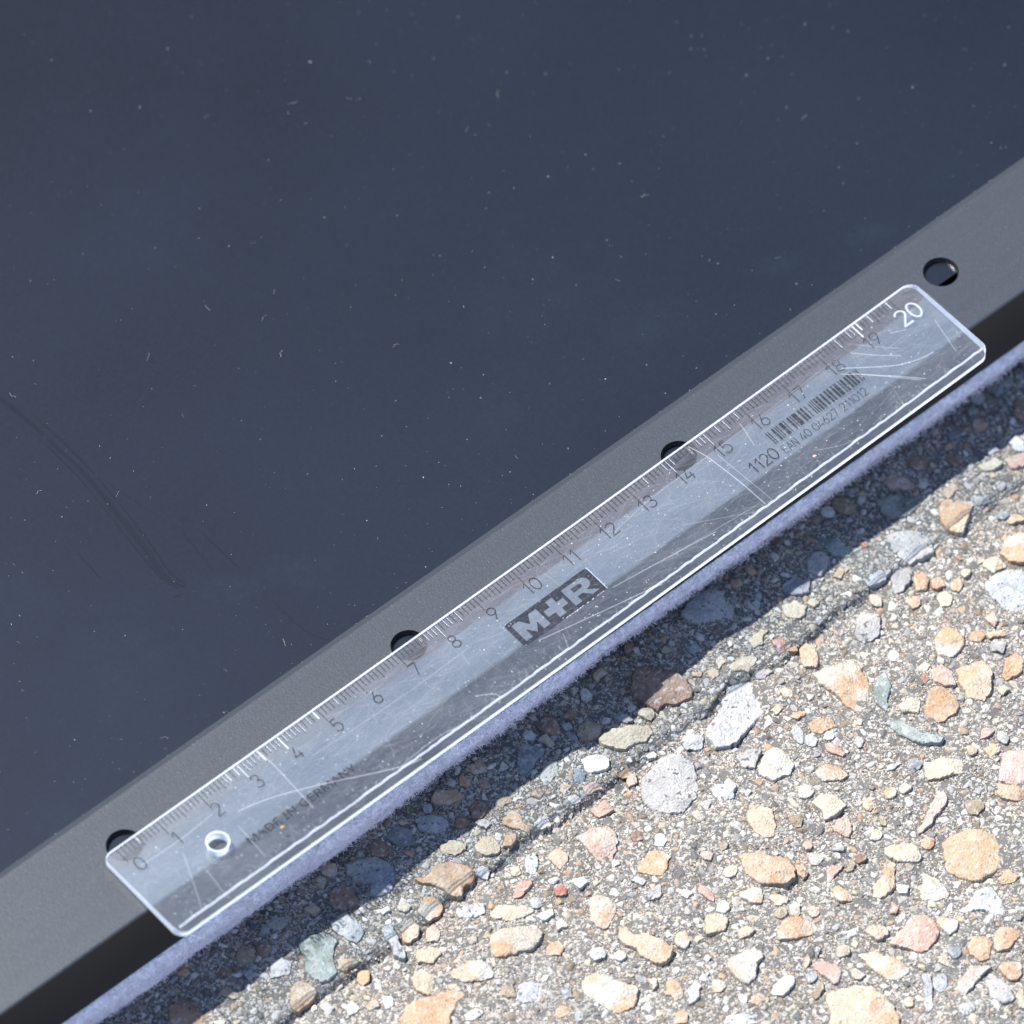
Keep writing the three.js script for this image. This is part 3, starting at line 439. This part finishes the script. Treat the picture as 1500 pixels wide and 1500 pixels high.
{
  const us = [L0], HB = 0.40, NH = 14;
  for (let k = 1; k <= 8; k++) us.push(L0 + RC * (1 - Math.cos(k / 8 * Math.PI / 2)));
  for (let u = 0.1; u < 20.3; u += 0.2) us.push(u);
  for (let k = 8; k >= 0; k--) us.push(L1 - RC * (1 - Math.cos(k / 8 * Math.PI / 2)));
  const U = [...us.filter((u) => u < HC[0] - HB - 0.02 || u > HC[0] + HB + 0.02), ...Array.from({ length: NH + 1 }, (_, k) => HC[0] - HB + k * 2 * HB / NH)].sort((a, b) => a - b);
  const V = [0, 0.04, 0.2, 0.4, 0.56, ...Array.from({ length: NH + 1 }, (_, k) => HC[1] - HB + k * 2 * HB / NH), 1.9, 2.1, W - 0.14, W - 0.07, W];
  const i0 = U.findIndex((u) => u > HC[0] - HB - 1e-6), j0 = V.findIndex((v) => v > HC[1] - HB - 1e-6);
  const sheet = (yOf, up, only = () => true) => {
    const pos = [], uv = [], idx = [], put = (u, v) => { pos.push(u, yOf(u, v), v); uv.push((u - L0) / (L1 - L0), v / W); return pos.length / 3 - 1; }, tri = (a, b, c) => up ? idx.push(a, b, c) : idx.push(a, c, b);
    for (const u of U) { const c = vCut(u); for (const v of V) put(u, clamp(v, c, W - c)); }
    const at = (i, j) => i * V.length + j;
    for (let i = 0; i < U.length - 1; i++) for (let j = 0; j < V.length - 1; j++) {
      if (!only(V[j]) || (i >= i0 && i < i0 + NH && j >= j0 && j < j0 + NH)) continue;
      tri(at(i, j), at(i, j + 1), at(i + 1, j)); tri(at(i + 1, j), at(i, j + 1), at(i + 1, j + 1));
    }
    const ring = []; for (let k = 0; k < NH; k++) ring.push(at(i0 + k, j0)); for (let k = 0; k < NH; k++) ring.push(at(i0 + NH, j0 + k)); for (let k = NH; k > 0; k--) ring.push(at(i0 + k, j0 + NH)); for (let k = NH; k > 0; k--) ring.push(at(i0, j0 + k));
    const inner = ring.map((a) => { const an = Math.atan2(pos[a * 3 + 2] - HC[1], pos[a * 3] - HC[0]); return put(HC[0] + HR * Math.cos(an), HC[1] + HR * Math.sin(an)); });
    ring.forEach((a, k) => { const n = (k + 1) % ring.length; if (only(1)) { tri(a, inner[k], ring[n]); tri(ring[n], inner[k], inner[n]); } });
    return geo(pos, idx, uv);
  };
  add('ruler_face', sheet(top, true, (v) => v > 0.555), clear);
  add('ruler_bevel', sheet(top, true, (v) => v < 0.555), clearBevel);
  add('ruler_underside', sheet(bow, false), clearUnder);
  const out = []; // the outline, once round
  for (const u of U) out.push([u, vCut(u)]);
  for (const u of [...U].reverse()) out.push([u, W - vCut(u)]);
  const wall = (loop, y0, y1, m, name) => { const pos = [], idx = []; loop.forEach(([u, v]) => pos.push(u, y0(u, v), v, u, y1(u, v), v)); const n = loop.length; for (let k = 0; k < n; k++) { const a = k * 2, b = ((k + 1) % n) * 2; idx.push(a, b, a + 1, a + 1, b, b + 1); } add(name, geo(pos, idx), m); };
  wall(out, bow, top, paintedGlow, 'ruler_edge');
  const circ = (r) => Array.from({ length: 48 }, (_, k) => [HC[0] + r * Math.cos(k / 48 * 6.2832), HC[1] + r * Math.sin(k / 48 * 6.2832)]);
  wall(circ(HR), bow, top, new THREE.MeshPhysicalMaterial({ color: col(0.85, 0.9, 1), transmission: 0.94, thickness: 0, roughness: 0.7, ior: 1.49 }), 'hole_wall');
  const band = (A, B, lift, m, name) => { const pos = [], idx = [], n = A.length; A.forEach(([u, v], k) => { const [p, q] = B[k]; pos.push(u, top(u, v) + lift, v, p, top(p, q) + lift, q); if (k < n - 1) { const a = k * 2; idx.push(a, a + 1, a + 2, a + 2, a + 1, a + 3); } }); add(name, geo(pos, idx), m); };
  const close = (l) => [...l, l[0]];
  band(close(circ(HR)), close(circ(HR + 0.035)), 0.003, worn, 'hole_rim');
  const crest = (o, w) => Array.from({ length: 420 }, (_, k) => { const u = L0 + 0.1 + k * (L1 - L0 - 0.2) / 419; return [u, W - 0.14 + o + w * (vn(u * 9, 3, 711) - 0.5)]; });
  band(crest(-0.024, 0.026), crest(0.018, 0.012), 0.003, worn, 'ridge_glint');  // pale strip painting the highlight along the bevel's crest
  const inset = (d) => out.map(([u, v], k) => { const a = out[(k + out.length - 1) % out.length], b = out[(k + 1) % out.length]; let nx = -(b[1] - a[1]), ny = b[0] - a[0]; const l = Math.hypot(nx, ny) || 1; nx /= l; ny /= l; return [clamp(u + nx * d, L0, L1), clamp(v + ny * d, 0, W)]; });
  band(close(out), close(inset(0.008)), 0.0025, worn, 'edge_glint');  // pale strip painting the highlight round the outline
}
// ticks: a dark groove and, on some, a whitened lip beside it painting its glint
{
  const gs = {}, lens = { mm: 0.21, half: 0.28, cm: 0.36 };
  for (const [k, l] of Object.entries(lens)) {
    const a = new THREE.BoxGeometry(0.0115 * M, 0.004 * M, l * M); a.translate(0, 0.002 * M, l / 2 * M);
    const b = new THREE.BoxGeometry(0.009 * M, 0.006 * M, l * 0.96 * M); b.translate(0.012 * M, 0.003 * M, l / 2 * M);
    gs[k] = [mergeGeometries([a, b], true), a];
  }
  const counts = {};
  for (let n = 0; n <= 200; n++) {
    const k = n % 10 === 0 ? 'cm' : n % 5 === 0 ? 'half' : 'mm', u = n / 10, bright = clamp(0.08 + 0.34 * (vn(n * 0.09, 2, 721) - 0.5) * 2 + (u > 18.4 ? 0.25 : 0) + (u > 2.6 && u < 5 ? 0.3 : 0) - (u < 2 ? 0.25 : 0)) > rnd();
    const m = (u > 18.4 && rnd() < 0.2) || (u > 2.6 && u < 5 && rnd() < 0.25) ? paintedGlow : greyInk;
    const o = mesh(part('tick_mark', ruler, counts), gs[k][bright ? 0 : 1], bright ? [m, worn] : m, ruler);
    const [x, z, y] = under(u, 0.11); o.position.set(x * M, y * M, (z - 0.045) * M); o.rotation.set(0, 0, Math.atan(2 * 0.087 * (u - 10) / 10.3 ** 2));
  }
}
// engraver's lettering: every sign is a few strokes in a box 0.6 wide and 1 high
const arc = (cx, cy, rx, ry, a, b) => Array.from({ length: 22 }, (_, k) => { const t = (a + (b - a) * k / 21) * Math.PI / 180; return [cx + rx * Math.cos(t), cy + ry * Math.sin(t)]; });
const GLYPH = {
  0: [arc(0.3, 0.5, 0.29, 0.49, 90, 450)], 1: [[[0.08, 0.70], [0.34, 0.99], [0.34, 0]]], 2: [[...arc(0.29, 0.72, 0.26, 0.27, 165, -38), [0.03, 0.01], [0.58, 0.01]]],
  3: [[...arc(0.28, 0.75, 0.23, 0.24, 160, -90)], [...arc(0.28, 0.265, 0.28, 0.26, 90, -155)]], 4: [[[0.36, 0.99], [0.02, 0.28], [0.60, 0.28]], [[0.45, 0.52], [0.45, 0]]], 5: [[[0.52, 0.99], [0.14, 0.99], [0.09, 0.56], ...arc(0.29, 0.32, 0.28, 0.31, 120, -150)]],
  6: [[[0.40, 0.99], [0.07, 0.42]], arc(0.3, 0.29, 0.27, 0.28, 90, 450)], 7: [[[0.02, 0.99], [0.56, 0.99], [0.2, 0]]], 8: [arc(0.3, 0.745, 0.215, 0.24, 90, 450), arc(0.3, 0.255, 0.27, 0.25, 90, 450)], 9: [[[0.2, 0], [0.53, 0.58]], arc(0.3, 0.70, 0.27, 0.28, 90, 450)],
  E: [[[0.52, 0.99], [0.08, 0.99], [0.08, 0], [0.52, 0]], [[0.08, 0.52], [0.45, 0.52]]], A: [[[0.02, 0], [0.3, 0.99], [0.58, 0]], [[0.12, 0.3], [0.48, 0.3]]], N: [[[0.06, 0], [0.06, 0.99], [0.54, 0], [0.54, 0.99]]],
};
function strokes(text, u0, v0, high, gap, sw) { // v0 is the foot of the signs, their heads point to the ticks
  const pos = [], idx = []; let pen = u0;
  for (const ch of text) {
    if (ch === ' ') { pen += high * 0.42; continue; }
    const wide = ch === '1' ? 0.46 : 0.62;
    for (const P of GLYPH[ch]) {
      const Q = []; for (let k = 0; k < P.length; k++) { if (k) { const n = Math.ceil(Math.hypot(P[k][0] - P[k - 1][0], P[k][1] - P[k - 1][1]) / 0.15); for (let s = 1; s < n; s++) Q.push([mix(P[k - 1][0], P[k][0], s / n), mix(P[k - 1][1], P[k][1], s / n)]); } Q.push(P[k]); }
      const R = Q.map(([x, y]) => [pen + x * high, v0 - y * high]), at = pos.length / 3;
      R.forEach((p, k) => {
        const a = R[Math.max(0, k - 1)], b = R[Math.min(R.length - 1, k + 1)]; let d1 = [p[0] - a[0], p[1] - a[1]], d2 = [b[0] - p[0], b[1] - p[1]];
        const n1 = Math.hypot(...d1) || 0, n2 = Math.hypot(...d2) || 0; if (!n1) d1 = d2; if (!n2) d2 = d1; const l1 = Math.hypot(...d1), l2 = Math.hypot(...d2);
        let nx = -(d1[1] / l1 + d2[1] / l2), ny = d1[0] / l1 + d2[0] / l2; const l = Math.hypot(nx, ny) || 1, m = Math.min(1.6, 2 / l); nx *= m / l * sw / 2; ny *= m / l * sw / 2;
        for (const s of [1, -1]) { const [u, v, y] = under(p[0] + nx * s, p[1] + ny * s); pos.push(u, y, v); }
        if (k < R.length - 1) { const c = at + k * 2; idx.push(c, c + 1, c + 2, c + 2, c + 1, c + 3); }
      });
    }
    pen += high * (wide + gap);
  }
  return geo(pos, idx);
}
for (let n = 0; n <= 20; n++) {
  const s = String(n), high = n === 20 ? 0.40 : 0.315, w = s.length === 1 ? 0.6 : (s[0] === '1' ? 0.46 : 0.62) + 0.12 + (s[1] === '1' ? 0.4 : 0.6);
  const o = add('numeral', strokes(s, n - w * high / 2 + (n === 0 ? 0.1 : 0.02), 0.815 + (n === 20 ? 0.03 : 0), high, 0.12, n === 20 ? 0.042 : 0.021), n === 20 ? worn : greyInk);  // the last numeral is whitened to paint the light it catches
  if (n === 20) o.userData.label = 'numeral with its glint painted pale at the right end of the scale';
}
add('item_number', strokes('1120', 15.10, 1.545, 0.285, 0.09, 0.026), ink);
add('code_number', strokes('EAN 40 04627 211012', 15.90, 1.57, 0.19, 0.07, 0.0145), ink);
{ // the bars of that number
  const code = '4004627211012', Lc = ['0001101', '0011001', '0010011', '0111101', '0100011', '0110001', '0101111', '0111011', '0110111', '0001011'], par = ['LLLLLL', 'LLGLGG', 'LLGGLG', 'LLGGGL', 'LGLLGG', 'LGGLLG', 'LGGGLL', 'LGLGLG', 'LGLGGL', 'LGGLGL'][+code[0]];
  const inv = (s) => [...s].map((c) => c === '1' ? '0' : '1').join(''), rev = (s) => [...s].reverse().join('');
  let bits = '101'; for (let i = 1; i <= 6; i++) bits += par[i - 1] === 'L' ? Lc[+code[i]] : rev(inv(Lc[+code[i]])); bits += '01010'; for (let i = 7; i <= 12; i++) bits += inv(Lc[+code[i]]); bits += '101';
  const q = 2.40 / 95, pos = [], idx = [], n = {};
  for (let i = 0; i < 95;) {
    if (bits[i] === '0') { i++; continue; }
    let j = i; while (bits[j] === '1') j++;
    const p = [], a = 15.90 + i * q + 0.002, b = 15.90 + j * q - 0.002; for (const [u, v] of [[a, 0.94], [a, 1.265], [b, 0.94], [b, 1.265]]) { const [x, z, y] = under(u, v); p.push(x, y, z); }
    mesh(part('barcode_bar', ruler, n), geo(p, [0, 1, 2, 2, 1, 3]), ink, ruler); i = j;
  }
}
{ // the maker's mark: clear letters in a dark rounded block
  const U = 8.98, V = 1.025, LW = 2.12, LH = 0.645, S = (P) => P.map(([x, y]) => new THREE.Vector2(x, -y));
  const sh = new THREE.Shape(), r = 0.07; sh.moveTo(r, 0); sh.lineTo(LW - r, 0); sh.quadraticCurveTo(LW, 0, LW, -r); sh.lineTo(LW, -LH + 0.02); sh.lineTo(LW - 0.02, -LH); sh.lineTo(r * 0.4, -LH); sh.quadraticCurveTo(0, -LH, 0, -LH + r * 0.4); sh.lineTo(0, -r); sh.quadraticCurveTo(0, 0, r, 0);
  const at = (P, x, y) => P.map(([a, b]) => [a + x, b + y]), h = 0.465;
  sh.holes.push(new THREE.Path(S(at([[0, h], [0, 0], [0.19, 0], [0.315, 0.20], [0.44, 0], [0.63, 0], [0.63, h], [0.46, h], [0.46, 0.24], [0.315, 0.44], [0.17, 0.24], [0.17, h]], 0.11, 0.09))));
  sh.holes.push(new THREE.Path(S(at([[0.17, 0], [0.34, 0], [0.34, 0.15], [0.51, 0.15], [0.51, 0.32], [0.34, 0.32], [0.34, h], [0.17, h], [0.17, 0.32], [0, 0.32], [0, 0.15], [0.17, 0.15]], 0.81, 0.09))));
  const bowl = Array.from({ length: 12 }, (_, k) => [0.42 + 0.17 * Math.cos((90 - k / 11 * 180) * Math.PI / 180), 0.15 - 0.15 * Math.sin((90 - k / 11 * 180) * Math.PI / 180)]);
  sh.holes.push(new THREE.Path(S(at([[0, h], [0, 0], ...bowl, [0.63, h], [0.43, h], [0.30, 0.32], [0.17, 0.32], [0.17, h]], 1.39, 0.09))));
  const cnt = new THREE.Shape(S(at([[0.17, 0.10], [0.37, 0.10], [0.41, 0.15], [0.37, 0.20], [0.17, 0.20]], 1.39, 0.09)));
  const g = mergeGeometries([new THREE.ShapeGeometry(sh), new THREE.ShapeGeometry(cnt)]), p = g.attributes.position;
  for (let i = 0; i < p.count; i++) { const [u, v, y] = under(U + p.getX(i), V - p.getY(i)); p.setXYZ(i, u * M, y * M, v * M); }
  g.computeVertexNormals(); add('maker_logo', g, ink);
  const P = [], ix = []; const strip = (A, B) => { const a = P.length / 3; for (const [u, v] of [A[0], A[1], B[0], B[1]]) { const [x, z, y] = under(u, v); P.push(x, y + 0.001, z); } ix.push(a, a + 1, a + 2, a + 2, a + 1, a + 3); };
  for (let k = 0; k < 12; k++) { const v = V + LH * (k / 12); strip([[U + LW - 0.004, v], [U + LW + 0.016 * (0.5 + rnd()), v]], [[U + LW - 0.004, v + 0.05], [U + LW + 0.014 * (0.5 + rnd()), v + 0.05]]); }
  for (let k = 0; k < 16; k++) { if (rnd() < 0.3) continue; const u = U + LW * (0.5 + k / 32); strip([[u, V + LH - 0.003], [u, V + LH + 0.014 * (0.4 + rnd())]], [[u + 0.05, V + LH - 0.003], [u + 0.05, V + LH + 0.012 * (0.4 + rnd())]]); }
  add('logo_glint', geo(P, ix), worn);  // pale slivers painting glints on the block's right and lower edges
}
{ // the words by the hanging hole
  const font = await new FontLoader().loadAsync('fonts/droid/droid_sans_regular.typeface.json');
  const g = new TextGeometry('MADE IN GERMANY', { font, size: 1, depth: 0.01, curveSegments: 3 }); g.computeBoundingBox();
  const b = g.boundingBox, p = g.attributes.position, sx = 2.66 / (b.max.x - b.min.x), sy = 0.185 / (b.max.y - b.min.y);
  for (let i = 0; i < p.count; i++) { const [u, v, y] = under(2.0 + (p.getX(i) - b.min.x) * sx, 1.715 - (p.getY(i) - b.min.y) * sy); p.setXYZ(i, u * M, (y + p.getZ(i) * 0.1) * M, v * M); }
  g.computeVertexNormals(); add('origin_lettering', g, ink);
}

// ---------------------------------------------------------------- dust and grit
const gritGeo = (r) => { const g = chipGeos[2].clone(); g.scale(r, r * 0.7, r); return g; };
for (const [u, v, r, c, label] of [[2.72, 1.8, 0.042, [0.27, 0.17, 0.07], 'tiny orange grain of grit lying on the ruler below the word MADE'], [16.27, 2.0, 0.042, [0.30, 0.19, 0.17], 'tiny pink grain of grit lying on the ruler below the barcode']]) {
  const o = mesh('grit_grain', gritGeo(r), new THREE.MeshStandardMaterial({ color: col(...c), roughness: 0.85 })); o.position.set(u * M, (top(u, v) + r * 0.5) * M, v * M); o.userData = { label, category: 'grit' };
}
{
  const dust = thing('dust_specks', 'pale specks of dust scattered over the dark panel and profile', null, 'stuff'), q = () => spin(rr(0, 6), rr(0, 6), rr(0, 6)), list = [], y = BAR_TOP - T;
  for (let i = 0; i < 2100; i++) {
    const u = rr(-5, 29), v = -1.15 - 21 * Math.pow(rnd(), 1.25), r = 0.005 + 0.010 * Math.pow(rnd(), 4), w = rr(0.1, 0.3) * (rnd() < 0.12 ? 1.5 : 0.8);
    if (v < -1.15) list.push([u, y + r * 0.4, v, r * rr(0.7, 1.6), r * 0.7, r, q(), col(w, w, w * rr(0.85, 1.1))]);
  }
  for (let i = 0; i < 170; i++) { const u = rr(-5, 28), v = -1.115 - Math.abs(rr(-0.03, 0.03)) + 0.0076 * u, r = rr(0.004, 0.012), w = rr(0.1, 0.3); list.push([u, y + r * 0.4, v, r * 1.5, r, r, q(), col(w, w * 0.95, w * 0.9)]); }
  for (let i = 0; i < 320; i++) { const u = rr(-5, 27), v = rr(-1.0, 1.4) + 0.0076 * u, r = rr(0.003, 0.008), w = rr(0.12, 0.3); if (HOLES.some((h) => Math.hypot(u - h, v + 0.02) < 0.40)) continue; list.push([u, BAR_TOP + r * 0.3, v, r, r, r, q(), col(w, w, w)]); }
  copies('specks', chipGeos[0], chipMat, list, dust);
  const lint = [0, 1, 2].map(() => new THREE.TubeGeometry(new THREE.CatmullRomCurve3([0, 1, 2, 3, 4].map((k) => new THREE.Vector3((k / 4 - 0.5), rr(0, 0.05), rr(-0.22, 0.22)).multiplyScalar(M))), 10, 0.02 * M, 4));
  lint.forEach((g, n) => copies(n ? 'lint_00' + n : 'lint', g, chipMat, Array.from({ length: 12 }, () => { const s = rr(0.07, 0.2), w = rr(0.12, 0.28); return [rr(-4, 22), y + 0.006, -1.2 - 12 * rnd(), s, s, s, spin(0, rr(0, 6.28), 0), col(w, w, w)]; }), dust));
}

renderer.render(scene, camera);
